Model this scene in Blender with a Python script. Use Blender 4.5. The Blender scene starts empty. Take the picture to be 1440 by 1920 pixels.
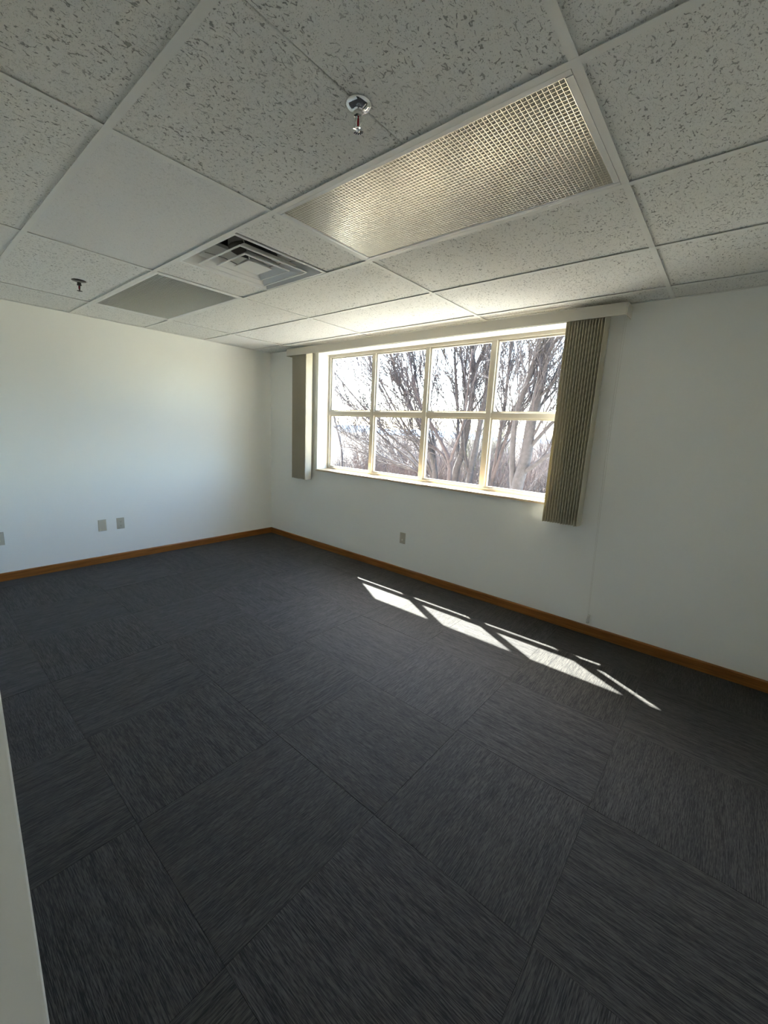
import bpy, bmesh, math, random
from mathutils import Vector, Matrix

scene = bpy.context.scene
R = math.radians

# ---------------------------------------------------------------- camera, sky, sun, exposure
CAM = Vector((4.6753, -3.2419, 1.4409))
yaw, pitch, roll = -0.6923, -0.1954, 0.0482
fw = Vector((math.sin(yaw) * math.cos(pitch), math.cos(yaw) * math.cos(pitch), math.sin(pitch)))
rt = fw.cross(Vector((0, 0, 1))).normalized()
up = rt.cross(fw)
r2 = rt * math.cos(roll) + up * math.sin(roll)
u2 = -rt * math.sin(roll) + up * math.cos(roll)
cd = bpy.data.cameras.new('camera')
cam = bpy.data.objects.new('camera', cd)
scene.collection.objects.link(cam)
m = Matrix((r2, u2, -fw)).transposed().to_4x4()
m.translation = CAM
cam.matrix_world = m
cd.sensor_width = 36.0
cd.lens = 772.14 / 1920 * 36.0
cd.clip_start = 0.02
cd.clip_end = 3000
scene.camera = cam

SUN = Vector((1.75, -1.0, -2.54)).normalized()      # direction the sunlight travels
world = bpy.data.worlds.new('sky')
scene.world = world
world.use_nodes = True
nt = world.node_tree
nt.nodes.clear()
sky = nt.nodes.new('ShaderNodeTexSky')
sky.sky_type = 'NISHITA'
sky.sun_disc = False
sky.sun_elevation = math.asin(-SUN.z)
sky.sun_rotation = math.atan2(-SUN.x, -SUN.y)
sky.altitude = 50
sky.air_density = 1.0
sky.dust_density = 1.7
sky.ozone_density = 1.0
bg = nt.nodes.new('ShaderNodeBackground')
bg.inputs['Strength'].default_value = 0.56
wo = nt.nodes.new('ShaderNodeOutputWorld')
nt.links.new(sky.outputs[0], bg.inputs[0])
nt.links.new(bg.outputs[0], wo.inputs[0])

sd = bpy.data.lights.new('sun', 'SUN')
sd.energy = 13.5
sd.angle = R(0.53)
sd.color = (1.0, 0.97, 0.91)
so = bpy.data.objects.new('sun', sd)
scene.collection.objects.link(so)
so.rotation_euler = SUN.to_track_quat('-Z', 'Y').to_euler()
so.location = (-8, 8, 14)

hd = bpy.data.lights.new('hall_fill', 'AREA')       # unseen fill lamp added in the hallway to brighten the room
hd.shape = 'RECTANGLE'
hd.size, hd.size_y = 1.2, 0.6
hd.energy = 4.5
hd.color = (0.93, 0.98, 1.0)
ho = bpy.data.objects.new('hall_fill', hd)
scene.collection.objects.link(ho)
ho.location = (2.2, -4.3, 2.35)

scene.view_settings.view_transform = 'Standard'
scene.view_settings.look = 'None'
scene.view_settings.gamma = 1.0
scene.view_settings.use_curve_mapping = False
scene.view_settings.exposure = 2.6
scene.cycles.max_bounces = 14
scene.cycles.diffuse_bounces = 9
scene.cycles.glossy_bounces = 6
scene.cycles.transmission_bounces = 8
scene.cycles.transparent_max_bounces = 24
scene.cycles.sample_clamp_indirect = 6.0
scene.cycles.caustics_reflective = False
scene.cycles.caustics_refractive = False

COL = scene.collection
# ---------------------------------------------------------------- helpers


class MB:
    """collects geometry; build() links it as one mesh object"""

    def __init__(s):
        s.v, s.f = [], []

    def box(s, x0, x1, y0, y1, z0, z1):
        b = len(s.v)
        s.v += [(x0, y0, z0), (x1, y0, z0), (x1, y1, z0), (x0, y1, z0),
                (x0, y0, z1), (x1, y0, z1), (x1, y1, z1), (x0, y1, z1)]
        for q in ((0, 3, 2, 1), (4, 5, 6, 7), (0, 1, 5, 4), (1, 2, 6, 5), (2, 3, 7, 6), (3, 0, 4, 7)):
            s.f.append(tuple(b + i for i in q))
        return s

    def lathe(s, prof, c=(0, 0, 0), n=24, axis='z', cap0=True, cap1=True):
        b = len(s.v)
        for r, h in prof:
            for k in range(n):
                a = 2 * math.pi * k / n
                if axis == 'z':
                    s.v.append((c[0] + r * math.cos(a), c[1] + r * math.sin(a), c[2] + h))
                elif axis == 'x':
                    s.v.append((c[0] + h, c[1] + r * math.cos(a), c[2] + r * math.sin(a)))
                else:
                    s.v.append((c[0] + r * math.cos(a), c[1] + h, c[2] + r * math.sin(a)))
        for i in range(len(prof) - 1):
            for k in range(n):
                k2 = (k + 1) % n
                s.f.append((b + i * n + k, b + i * n + k2, b + (i + 1) * n + k2, b + (i + 1) * n + k))
        if cap0:
            s.f.append(tuple(b + k for k in range(n))[::-1])
        if cap1:
            e = b + (len(prof) - 1) * n
            s.f.append(tuple(e + k for k in range(n)))
        return s

    def tube(s, pts, rad, n=6, cap=True):
        b = len(s.v)
        P = [Vector(p) for p in pts]
        nn = len(P)
        prev = None
        for i, p in enumerate(P):
            d = (P[min(i + 1, nn - 1)] - P[max(i - 1, 0)])
            if d.length < 1e-9:
                d = Vector((0, 0, 1))
            d.normalize()
            if prev is None:
                a = d.orthogonal().normalized()
            else:
                a = (prev - d * prev.dot(d))
                a = a.normalized() if a.length > 1e-6 else d.orthogonal().normalized()
            prev = a
            c = d.cross(a)
            r = rad[i] if isinstance(rad, (list, tuple)) else rad
            for k in range(n):
                t = 2 * math.pi * k / n
                q = p + a * (r * math.cos(t)) + c * (r * math.sin(t))
                s.v.append((q.x, q.y, q.z))
        for i in range(nn - 1):
            for k in range(n):
                k2 = (k + 1) % n
                s.f.append((b + i * n + k, b + i * n + k2, b + (i + 1) * n + k2, b + (i + 1) * n + k))
        if cap:
            s.f.append(tuple(b + k for k in range(n))[::-1])
            s.f.append(tuple(b + (nn - 1) * n + k for k in range(n)))
        return s

    def prism(s, poly, axis, a0, a1):
        """extrude a closed 2D polygon along an axis; poly gives the other two coordinates"""
        b = len(s.v)
        n = len(poly)
        for a in (a0, a1):
            for u, w in poly:
                s.v.append({'x': (a, u, w), 'y': (u, a, w), 'z': (u, w, a)}[axis])
        s.f.append(tuple(b + k for k in range(n))[::-1])
        s.f.append(tuple(b + n + k for k in range(n)))
        for k in range(n):
            k2 = (k + 1) % n
            s.f.append((b + k, b + k2, b + n + k2, b + n + k))
        return s

    def mesh(s, name, mat, smooth=False, bevel=0.0, seg=2):
        me = bpy.data.meshes.new(name)
        me.from_pydata(s.v, [], s.f)
        bm = bmesh.new()
        bm.from_mesh(me)
        bmesh.ops.recalc_face_normals(bm, faces=bm.faces)
        if bevel:
            ed = [e for e in bm.edges if len(e.link_faces) == 2 and e.calc_face_angle(0) > 0.6]
            bmesh.ops.bevel(bm, geom=ed, offset=bevel, segments=seg, affect='EDGES', profile=0.6)
        bm.to_mesh(me)
        bm.free()
        me.materials.append(mat)
        if smooth:
            for p in me.polygons:
                p.use_smooth = True
        return me

    def fastmesh(s, name, mat):
        me = bpy.data.meshes.new(name)
        me.from_pydata(s.v, [], s.f)
        me.materials.append(mat)
        for p in me.polygons:
            p.use_smooth = True
        return me

    def build(s, name, mat, parent=None, loc=None, smooth=False, bevel=0.0, seg=2):
        return put(name, s.mesh(name, mat, smooth, bevel, seg), parent, loc)


def put(name, me, parent=None, loc=None, rz=0.0):
    o = bpy.data.objects.new(name, me)
    COL.objects.link(o)
    if parent:
        o.parent = parent
    if loc:
        o.location = loc
    if rz:
        o.rotation_euler.z = rz
    return o


def tag(o, label, cat, group=None, kind=None):
    o['label'] = label
    o['category'] = cat
    if group:
        o['group'] = group
    if kind:
        o['kind'] = kind
    return o


def struct(o, label=None):
    o['kind'] = 'structure'
    if label:
        o['label'] = label
    return o


def thing(name, label, cat, loc=(0, 0, 0), rz=0.0, group=None):
    o = bpy.data.objects.new(name, None)
    o.empty_display_size = 0.1
    COL.objects.link(o)
    o.location = loc
    o.rotation_euler.z = rz
    return tag(o, label, cat, group)


# ---------------------------------------------------------------- materials
def newmat(name):
    mt = bpy.data.materials.new(name)
    mt.use_nodes = True
    t = mt.node_tree
    return mt, t, t.nodes['Principled BSDF'], t.nodes['Material Output']


def plain(name, col, rough=0.5, metal=0.0, spec=0.5, noise=0.0, nscale=30.0, bump=0.0, bscale=200.0):
    mt, t, b, o = newmat(name)
    b.inputs['Base Color'].default_value = (*col, 1)
    b.inputs['Roughness'].default_value = rough
    b.inputs['Metallic'].default_value = metal
    b.inputs['Specular IOR Level'].default_value = spec
    tc = t.nodes.new('ShaderNodeTexCoord')
    if noise:
        n = t.nodes.new('ShaderNodeTexNoise')
        n.inputs['Scale'].default_value = nscale
        n.inputs['Detail'].default_value = 4
        t.links.new(tc.outputs['Object'], n.inputs['Vector'])
        r = t.nodes.new('ShaderNodeValToRGB')
        r.color_ramp.elements[0].position = 0.3
        r.color_ramp.elements[1].position = 0.7
        r.color_ramp.elements[0].color = (*[c * (1 - noise) for c in col], 1)
        r.color_ramp.elements[1].color = (*[min(1, c * (1 + noise)) for c in col], 1)
        t.links.new(n.outputs['Fac'], r.inputs[0])
        t.links.new(r.outputs[0], b.inputs['Base Color'])
    if bump:
        n = t.nodes.new('ShaderNodeTexNoise')
        n.inputs['Scale'].default_value = bscale
        n.inputs['Detail'].default_value = 3
        t.links.new(tc.outputs['Object'], n.inputs['Vector'])
        bp = t.nodes.new('ShaderNodeBump')
        bp.inputs['Strength'].default_value = bump
        bp.inputs['Distance'].default_value = 0.002
        t.links.new(n.outputs['Fac'], bp.inputs['Height'])
        t.links.new(bp.outputs[0], b.inputs['Normal'])
    return mt


def math_node(t, op, a=None, b=None, c=None, clamp=False):
    n = t.nodes.new('ShaderNodeMath')
    n.operation = op
    n.use_clamp = clamp
    for i, x in enumerate((a, b, c)):
        if x is None:
            continue
        if isinstance(x, (int, float)):
            n.inputs[i].default_value = x
        else:
            t.links.new(x, n.inputs[i])
    return n.outputs[0]


def objvec(t, scale=(1, 1, 1), rnd=7.0):
    """object coordinates shifted by a random amount for each object"""
    tc = t.nodes.new('ShaderNodeTexCoord')
    oi = t.nodes.new('ShaderNodeObjectInfo')
    mul = t.nodes.new('ShaderNodeMath')
    mul.operation = 'MULTIPLY'
    mul.inputs[1].default_value = rnd
    t.links.new(oi.outputs['Random'], mul.inputs[0])
    ad = t.nodes.new('ShaderNodeVectorMath')
    ad.operation = 'ADD'
    t.links.new(tc.outputs['Object'], ad.inputs[0])
    t.links.new(mul.outputs[0], ad.inputs[1])
    sc = t.nodes.new('ShaderNodeVectorMath')
    sc.operation = 'MULTIPLY'
    sc.inputs[1].default_value = scale
    t.links.new(ad.outputs[0], sc.inputs[0])
    return sc.outputs[0], oi.outputs['Random']


def noise_node(t, vec, scale, detail=2.0, rough=0.5, dist=0.0):
    n = t.nodes.new('ShaderNodeTexNoise')
    n.inputs['Scale'].default_value = scale
    n.inputs['Detail'].default_value = detail
    n.inputs['Roughness'].default_value = rough
    n.inputs['Distortion'].default_value = dist
    t.links.new(vec, n.inputs['Vector'])
    return n.outputs['Fac']


def step(t, val, lo, hi):
    n = t.nodes.new('ShaderNodeMapRange')
    n.interpolation_type = 'SMOOTHSTEP'
    n.inputs['From Min'].default_value = lo
    n.inputs['From Max'].default_value = hi
    t.links.new(val, n.inputs['Value'])
    return n.outputs[0]


def mixcol(t, fac, a, b):
    n = t.nodes.new('ShaderNodeMix')
    n.data_type = 'RGBA'
    for sock, x in ((0, fac), (6, a), (7, b)):
        if isinstance(x, tuple):
            n.inputs[sock].default_value = (*x, 1)
        elif isinstance(x, (int, float)):
            n.inputs[sock].default_value = x
        else:
            t.links.new(x, n.inputs[sock])
    return n.outputs[2]


def tile_mat(name, fissure=1.0, base=(0.87, 0.865, 0.835), mark=(0.26, 0.26, 0.245)):
    mt, t, b, o = newmat(name)
    vec, rnd = objvec(t, (1, 1, 1), 31.0)
    # worm-like fissures: a thin band of a noise field, broken up by a second one
    sv = t.nodes.new('ShaderNodeVectorMath')
    sv.operation = 'MULTIPLY'
    sv.inputs[1].default_value = (1.0, 0.5, 1.0)
    t.links.new(vec, sv.inputs[0])
    n1 = noise_node(t, sv.outputs[0], 66, 1.0, 0.4, 0.25)
    band = step(t, math_node(t, 'ABSOLUTE', math_node(t, 'SUBTRACT', n1, 0.5)), 0.040, 0.018)
    n2 = noise_node(t, vec, 88, 1.0)
    brk = step(t, n2, 0.52, 0.58)
    n3 = noise_node(t, vec, 5, 2.0)
    dens = step(t, n3, 0.25, 0.60)
    worm = math_node(t, 'MULTIPLY', math_node(t, 'MULTIPLY', band, brk), math_node(t, 'MULTIPLY_ADD', dens, 0.5, 0.5))
    # pinholes
    vo = t.nodes.new('ShaderNodeTexVoronoi')
    vo.inputs['Scale'].default_value = 230
    t.links.new(vec, vo.inputs['Vector'])
    hole = step(t, vo.outputs['Distance'], 0.30, 0.16)
    hm = step(t, noise_node(t, vec, 90, 1.0), 0.36, 0.54)
    hole = math_node(t, 'MULTIPLY', hole, hm)
    mk = math_node(t, 'MAXIMUM', math_node(t, 'MULTIPLY', worm, fissure), math_node(t, 'MULTIPLY', hole, 0.75 if fissure > 0.5 else 0.35))
    tone = mixcol(t, rnd, tuple(c * 0.96 for c in base), tuple(min(1, c * 1.03) for c in base))
    fine = mixcol(t, step(t, noise_node(t, vec, 380, 2.0), 0.35, 0.65), (0.93, 0.93, 0.93), (1.0, 1.0, 1.0))
    mul = t.nodes.new('ShaderNodeMix')
    mul.data_type = 'RGBA'
    mul.blend_type = 'MULTIPLY'
    mul.inputs[0].default_value = 1
    t.links.new(tone, mul.inputs[6])
    t.links.new(fine, mul.inputs[7])
    c = mixcol(t, math_node(t, 'MULTIPLY', mk, 0.85), mul.outputs[2], mark)
    t.links.new(c, b.inputs['Base Color'])
    b.inputs['Roughness'].default_value = 0.95
    b.inputs['Specular IOR Level'].default_value = 0.1
    bp = t.nodes.new('ShaderNodeBump')
    bp.inputs['Strength'].default_value = 0.7
    bp.inputs['Distance'].default_value = 0.004
    t.links.new(math_node(t, 'MULTIPLY', mk, -1.0), bp.inputs['Height'])
    t.links.new(bp.outputs[0], b.inputs['Normal'])
    return mt


def carpet_mat(name):
    mt, t, b, o = newmat(name)
    vec, rnd = objvec(t, (1, 1, 1), 13.0)

    def stretched(sx, sy, scale, det=2.0):
        sc = t.nodes.new('ShaderNodeVectorMath')
        sc.operation = 'MULTIPLY'
        sc.inputs[1].default_value = (sx, sy, 1)
        t.links.new(vec, sc.inputs[0])
        return noise_node(t, sc.outputs[0], scale, det, 0.6)
    s1 = stretched(8, 210, 1.6, 2.0)        # long yarn streaks along local x
    s2 = stretched(26, 340, 1.6, 1.5)       # fine loops
    s3 = stretched(1.2, 18, 1.6, 2.0)       # broad bands
    st = math_node(t, 'ADD', math_node(t, 'MULTIPLY', s1, 0.5), math_node(t, 'ADD', math_node(t, 'MULTIPLY', s2, 0.36), math_node(t, 'MULTIPLY', s3, 0.14)))
    f = step(t, st, 0.40, 0.62)
    c = mixcol(t, f, (0.0075, 0.0073, 0.007), (0.070, 0.0645, 0.058))
    tone = mixcol(t, rnd, (0.86, 0.86, 0.84), (1.0, 1.0, 1.04))
    mul = t.nodes.new('ShaderNodeMix')
    mul.data_type = 'RGBA'
    mul.blend_type = 'MULTIPLY'
    mul.inputs[0].default_value = 1
    t.links.new(c, mul.inputs[6])
    t.links.new(tone, mul.inputs[7])
    t.links.new(mul.outputs[2], b.inputs['Base Color'])
    b.inputs['Roughness'].default_value = 0.72
    b.inputs['Specular IOR Level'].default_value = 0.32
    b.inputs['Sheen Weight'].default_value = 0.06
    b.inputs['Sheen Roughness'].default_value = 0.5
    bp = t.nodes.new('ShaderNodeBump')
    bp.inputs['Strength'].default_value = 0.8
    bp.inputs['Distance'].default_value = 0.003
    t.links.new(st, bp.inputs['Height'])
    t.links.new(bp.outputs[0], b.inputs['Normal'])
    return mt


def wood_mat(name, dark, light, axis=0, rough=0.4):
    mt, t, b, o = newmat(name)
    sc = [60, 60, 60]
    sc[axis] = 2.5
    vec, rnd = objvec(t, tuple(sc), 3.0)
    n = noise_node(t, vec, 1.0, 4.0, 0.6, 0.4)
    n2 = noise_node(t, vec, 3.5, 2.0)
    f = math_node(t, 'ADD', math_node(t, 'MULTIPLY', n, 0.7), math_node(t, 'MULTIPLY', n2, 0.3))
    c = mixcol(t, step(t, f, 0.3, 0.7), dark, light)
    t.links.new(c, b.inputs['Base Color'])
    b.inputs['Roughness'].default_value = rough
    b.inputs['Specular IOR Level'].default_value = 0.35
    return mt


def glass_mat(name):
    mt, t, b, o = newmat(name)
    t.nodes.remove(b)
    tr = t.nodes.new('ShaderNodeBsdfTransparent')
    tr.inputs[0].default_value = (0.93, 0.955, 0.95, 1)
    gl = t.nodes.new('ShaderNodeBsdfGlossy')
    gl.inputs['Roughness'].default_value = 0.0
    lw = t.nodes.new('ShaderNodeLayerWeight')
    lw.inputs[0].default_value = 0.5
    fr = math_node(t, 'MULTIPLY_ADD', math_node(t, 'POWER', lw.outputs['Facing'], 4.0), 0.6, 0.035, True)
    mx = t.nodes.new('ShaderNodeMixShader')
    t.links.new(fr, mx.inputs[0])
    t.links.new(tr.outputs[0], mx.inputs[1])
    t.links.new(gl.outputs[0], mx.inputs[2])
    t.links.new(mx.outputs[0], o.inputs[0])
    return mt


def vane_mat(name):
    mt, t, b, o = newmat(name)
    b.inputs['Base Color'].default_value = (0.62, 0.58, 0.465, 1)
    b.inputs['Roughness'].default_value = 0.55
    tl = t.nodes.new('ShaderNodeBsdfTranslucent')
    tl.inputs[0].default_value = (0.62, 0.55, 0.33, 1)
    mx = t.nodes.new('ShaderNodeMixShader')
    mx.inputs[0].default_value = 0.12
    t.links.new(b.outputs[0], mx.inputs[1])
    t.links.new(tl.outputs[0], mx.inputs[2])
    t.links.new(mx.outputs[0], o.inputs[0])
    return mt


M = {}
M['wall'] = plain('wall_paint', (0.865, 0.865, 0.825), 0.75, spec=0.25, bump=0.12, bscale=140)
M['tile'] = tile_mat('fissured_tile')
M['tile_fine'] = tile_mat('fine_tile', fissure=0.22, base=(0.85, 0.85, 0.84))
M['tee'] = plain('white_tee', (0.80, 0.80, 0.77), 0.45)
M['plenum'] = plain('plenum', (0.12, 0.12, 0.12), 0.9)
M['carpet'] = carpet_mat('carpet')
M['carpet_base'] = plain('carpet_backing', (0.02, 0.02, 0.021), 0.95, spec=0.1)
M['oak'] = wood_mat('oak_stain', (0.17, 0.062, 0.011), (0.33, 0.135, 0.030), 0)
M['oak_y'] = wood_mat('oak_stain_side', (0.17, 0.062, 0.011), (0.33, 0.135, 0.030), 1)
M['frame'] = plain('frame_paint', (0.52, 0.48, 0.40), 0.4, noise=0.04, nscale=8)
M['sill'] = wood_mat('sill_wood', (0.56, 0.42, 0.25), (0.70, 0.56, 0.37), 0, 0.35)
M['reveal'] = plain('reveal_paint', (0.76, 0.74, 0.69), 0.7)
M['vinyl'] = plain('valance_vinyl', (0.60, 0.565, 0.48), 0.45)
M['vane'] = vane_mat('vane_vinyl')
M['chrome'] = plain('chrome', (0.80, 0.80, 0.80), 0.06, 1.0)
M['brass'] = plain('dull_brass', (0.12, 0.11, 0.10), 0.35, 1.0)
M['louver'] = plain('silver_louver', (0.84, 0.83, 0.80), 0.22, 1.0)
M['louver_grey'] = plain('grey_louver', (0.66, 0.66, 0.645), 0.30, 1.0)
M['enamel'] = plain('white_enamel', (0.80, 0.80, 0.79), 0.3)
M['lamp_glass'] = plain('lamp_tube', (0.85, 0.85, 0.83), 0.25)
M['duct'] = plain('grey_duct', (0.33, 0.33, 0.32), 0.4, 0.7)
M['black'] = plain('dark_inside', (0.01, 0.01, 0.01), 0.9)
M['almond'] = plain('almond_plastic', (0.50, 0.465, 0.37), 0.4)
M['slot'] = plain('slot_dark', (0.02, 0.02, 0.02), 0.7)
M['ivory'] = plain('ivory_plastic', (0.75, 0.70, 0.62), 0.35)
M['screw'] = plain('screw_metal', (0.5, 0.48, 0.42), 0.35, 1.0)
M['red'] = plain('red_bulb', (0.35, 0.005, 0.02), 0.08)
M['glass'] = glass_mat('pane_glass')
M['cord'] = plain('cord', (0.62, 0.60, 0.54), 0.8)
M['clear'] = plain('clear_plastic', (0.62, 0.61, 0.56), 0.25)
M['bark'] = plain('grey_bark', (0.054, 0.050, 0.050), 0.9, noise=0.35, nscale=18, bump=0.25, bscale=22)
M['bark2'] = plain('brown_bark', (0.062, 0.050, 0.048), 0.9, noise=0.35, nscale=18, bump=0.25, bscale=22)
M['twig'] = plain('twig', (0.056, 0.050, 0.051), 0.85)
M['twig_red'] = plain('red_twig', (0.092, 0.066, 0.060), 0.85)
M['twig_green'] = plain('olive_twig', (0.11, 0.108, 0.055), 0.85)
M['ground'] = plain('leaf_litter', (0.085, 0.070, 0.058), 0.95, noise=0.45, nscale=0.6, spec=0.05)
M['bounce_field'] = plain('bounce_field_pale', (0.40, 0.39, 0.31), 0.95, noise=0.2, nscale=2.0, spec=0.05)  # kept pale: unseen ground added to send sunlight up to the ceiling
M['bounce_pale'] = plain('bounce_strip_pale', (0.62, 0.61, 0.57), 0.9, noise=0.08, nscale=1.5, spec=0.1)  # pale for the added strip out of view that reflects sun onto the ceiling
M['hill'] = plain('haze_blue_hill', (0.12, 0.16, 0.22), 0.95, noise=0.2, nscale=0.02, spec=0.05)  # distant haze put into the base colour as blue
M['siding'] = plain('outside_wall', (0.42, 0.30, 0.24), 0.8)
M['hall'] = plain('hall_paint', (0.78, 0.76, 0.70), 0.8)

# ---------------------------------------------------------------- room shell
H = 2.3242           # underside of the ceiling grid
XR = 5.10            # right wall (outside the frame)
YF = -3.19           # wall with the doorway the photograph is taken from
WX0, WX1, WZ0, WZ1 = 0.917, 3.68, 0.955, 2.263       # window opening
WT = 0.205           # thickness of the window wall
DX0, DX1, DZ = 4.04, 4.96, 2.12                      # doorway
ZT = H + 0.30

floor = struct(put('floor', MB().box(-0.02, XR + 0.1, -5.2, 0.0, -0.15, -0.006).mesh('floor', M['carpet_base'])),
               'dark grey carpet tile floor laid quarter-turned')
wb = MB()
wb.box(-0.12, WX0, 0, WT, -0.15, ZT).box(WX1, XR + 0.12, 0, WT, -0.15, ZT)
wb.box(WX0, WX1, 0, WT, -0.15, WZ0 - 0.02).box(WX0, WX1, 0, WT, WZ1, ZT)
struct(wb.build('wall_back', M['wall']), 'off-white painted wall with the wide window')
struct(MB().box(-0.12, 0, -5.2, 0, -0.15, ZT).build('wall_left', M['wall']), 'bright off-white painted side wall')
struct(MB().box(XR, XR + 0.12, -5.2, 0, -0.15, ZT).build('wall_right', M['wall']))
wfm = MB()
wfm.box(0, DX0, YF - 0.13, YF, -0.15, ZT).box(DX1, XR, YF - 0.13, YF, -0.15, ZT).box(DX0, DX1, YF - 0.13, YF, DZ, ZT)
struct(wfm.build('wall_front', M['wall'], bevel=0.006, seg=3), 'grey painted wall end at the doorway')
# hallway behind the doorway
hm_ = MB().box(0, XR, -5.32, -5.2, -0.15, ZT)
struct(hm_.build('wall_hall', M['hall']))
struct(MB().box(0, XR, -5.2, YF - 0.13, H + 0.05, H + 0.15).build('ceiling_hall', M['hall']))
# outside face of the building below and beside the window
ext = MB().box(-9, -0.12, WT - 0.02, WT, -4.0, 6.0).box(XR + 0.12, 14, WT - 0.02, WT, -4.0, 6.0)
ext.box(-0.12, XR + 0.12, WT - 0.02, WT, -4.0, -0.15).box(-0.12, XR + 0.12, WT - 0.02, WT, ZT, 6.0)
struct(ext.build('wall_outside', M['siding']))
struct(MB().box(-9, 14, -6, WT, ZT, ZT + 0.2).build('roof_slab', M['plenum']))

# baseboards
bh, bt = 0.072, 0.013


def baseboard(name, axis, a0, a1, mat, label):
    prof = [(0.0, 0.0), (-bt, 0.0), (-bt, bh - 0.008), (-bt + 0.004, bh), (0.0, bh)]
    mb_ = MB()
    if axis == 'x':
        mb_.prism([(u, w) for u, w in prof], 'x', a0, a1)
    else:
        mb_.prism([(-u, w) for u, w in prof], 'y', a0, a1)
    return struct(mb_.build(name, mat), label)


baseboard('baseboard_back', 'x', 0.0, XR, M['oak'], 'oak baseboard under the window wall')
baseboard('baseboard_left', 'y', YF, -bt, M['oak_y'], 'oak baseboard along the left wall')

# carpet tiles: quarter-turned, two foot squares, each a part of the floor
CT = 0.6096
cx0, cy0 = 3.848, -1.605


def carpet_piece(x0, x1, y0, y1, along_y):
    """one carpet tile, pile streaks along its own x axis"""
    lx, ly = (x1 - x0, y1 - y0) if not along_y else (y1 - y0, x1 - x0)
    g = 0.00015
    mbx = MB()
    a, c = lx / 2 - g, ly / 2 - g
    e = 0.0006
    b = 0
    mbx.v = [(-a, -c, -0.006), (a, -c, -0.006), (a, c, -0.006), (-a, c, -0.006),
             (-a, -c, -0.002), (a, -c, -0.002), (a, c, -0.002), (-a, c, -0.002),
             (-a + e, -c + e, 0), (a - e, -c + e, 0), (a - e, c - e, 0), (-a + e, c - e, 0)]
    mbx.f = [(0, 3, 2, 1), (8, 9, 10, 11)]
    for k in range(4):
        k2 = (k + 1) % 4
        mbx.f += [(k, k2, 4 + k2, 4 + k), (4 + k, 4 + k2, 8 + k2, 8 + k)]
    return mbx


full = carpet_piece(0, CT, 0, CT, False).mesh('carpet_tile', M['carpet'])
i0 = math.floor((0 - cx0) / CT)
i1 = math.ceil((XR - cx0) / CT)
j0 = math.floor((YF - 0.13 - cy0) / CT)
j1 = math.ceil((0 - cy0) / CT)
rnd = random.Random(4)
for i in range(i0, i1):
    for j in range(j0, j1):
        x0, x1 = max(0.001, cx0 + i * CT), min(XR - 0.001, cx0 + (i + 1) * CT)
        y0, y1 = max(YF - 0.13, cy0 + j * CT), min(-0.001, cy0 + (j + 1) * CT)
        if x1 - x0 < 0.02 or y1 - y0 < 0.02:
            continue
        along_y = (i + j) % 2 == 1
        whole = abs(x1 - x0 - CT) < 1e-4 and abs(y1 - y0 - CT) < 1e-4
        me = full if whole else carpet_piece(x0, x1, y0, y1, along_y).mesh('carpet_tile', M['carpet'])
        o = put('carpet_tile', me, floor, ((x0 + x1) / 2, (y0 + y1) / 2, rnd.uniform(-0.0004, 0.0006)), R(90) if along_y else 0)
        if rnd.random() < 0.5:
            o.rotation_euler.z += math.pi

# ---------------------------------------------------------------- ceiling grid
X0 = 3.015
L2 = -2.0768
xs = [0.0, X0 - 2.438, X0 - 1.219, X0, X0 + 1.219, XR]
ys = [YF, L2 - 0.6096, L2, L2 + 0.6096, L2 + 1.2192, L2 + 1.8288, 0.0]
ceiling = struct(put('ceiling', MB().box(0, XR, YF, 0, H + 0.26, H + 0.28).mesh('ceiling', M['plenum'])),
                 'suspended ceiling of white fissured tiles in a white grid')
TZ = H + 0.0060
DFX0, DFX1 = 2.092, 2.696


def ceil_tile(x0, x1, y0, y1, mat, cut=None):
    g = 0.004
    hx, hy = (x1 - x0) / 2 - g, (y1 - y0) / 2 - g
    mb_ = MB()
    e = 0.002
    mb_.v = [(-hx + e, -hy + e, 0), (hx - e, -hy + e, 0), (hx - e, hy - e, 0), (-hx + e, hy - e, 0),
             (-hx, -hy, 0.002), (hx, -hy, 0.002), (hx, hy, 0.002), (-hx, hy, 0.002),
             (-hx, -hy, 0.016), (hx, -hy, 0.016), (hx, hy, 0.016), (-hx, hy, 0.016)]
    mb_.f = [(0, 3, 2, 1), (8, 9, 10, 11)]
    for k in range(4):
        k2 = (k + 1) % 4
        mb_.f += [(k, k2, 4 + k2, 4 + k), (4 + k, 4 + k2, 8 + k2, 8 + k)]
    o = mb_.build('ceiling_tile', mat, ceiling, ((x0 + x1) / 2, (y0 + y1) / 2, TZ + rnd.uniform(-0.0006, 0.0008)))
    o.rotation_euler = (R(rnd.uniform(-.05, .05)), R(rnd.uniform(-.04, .04)), 0)
    return o


CUTX = 3.716
for a in range(5):
    for b in range(6):
        x0, x1, y0, y1 = xs[a], xs[a + 1], ys[b], ys[b + 1]
        if b == 2 and a in (1, 3):
            continue                      # light fixtures
        mat = M['tile_fine'] if (a, b) in ((2, 1), (0, 4), (1, 0)) else M['tile']
        if b == 2 and a == 2:
            ceil_tile(x0, DFX0 + 0.004, y0, y1, mat)
            ceil_tile(DFX1 - 0.004, x1, y0, y1, mat)
        elif b == 1 and a == 3:
            ceil_tile(x0, CUTX + 0.0025, y0, y1, mat)
            ceil_tile(CUTX - 0.0025, x1, y0, y1, mat)
        else:
            ceil_tile(x0, x1, y0, y1, mat)


def tee(axis, a0, a1, c, name):
    w, th = 0.012, 0.0014
    prof = [(-w, 0), (w, 0), (w, th), (0.0012, th), (0.0012, 0.036), (-0.0012, 0.036), (-0.0012, th), (-w, th)]
    mb_ = MB().prism([(u, v) for u, v in prof], axis, a0, a1)
    return mb_.build(name, M['tee'], ceiling, (0, c, H) if axis == 'x' else (c, 0, H))


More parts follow.
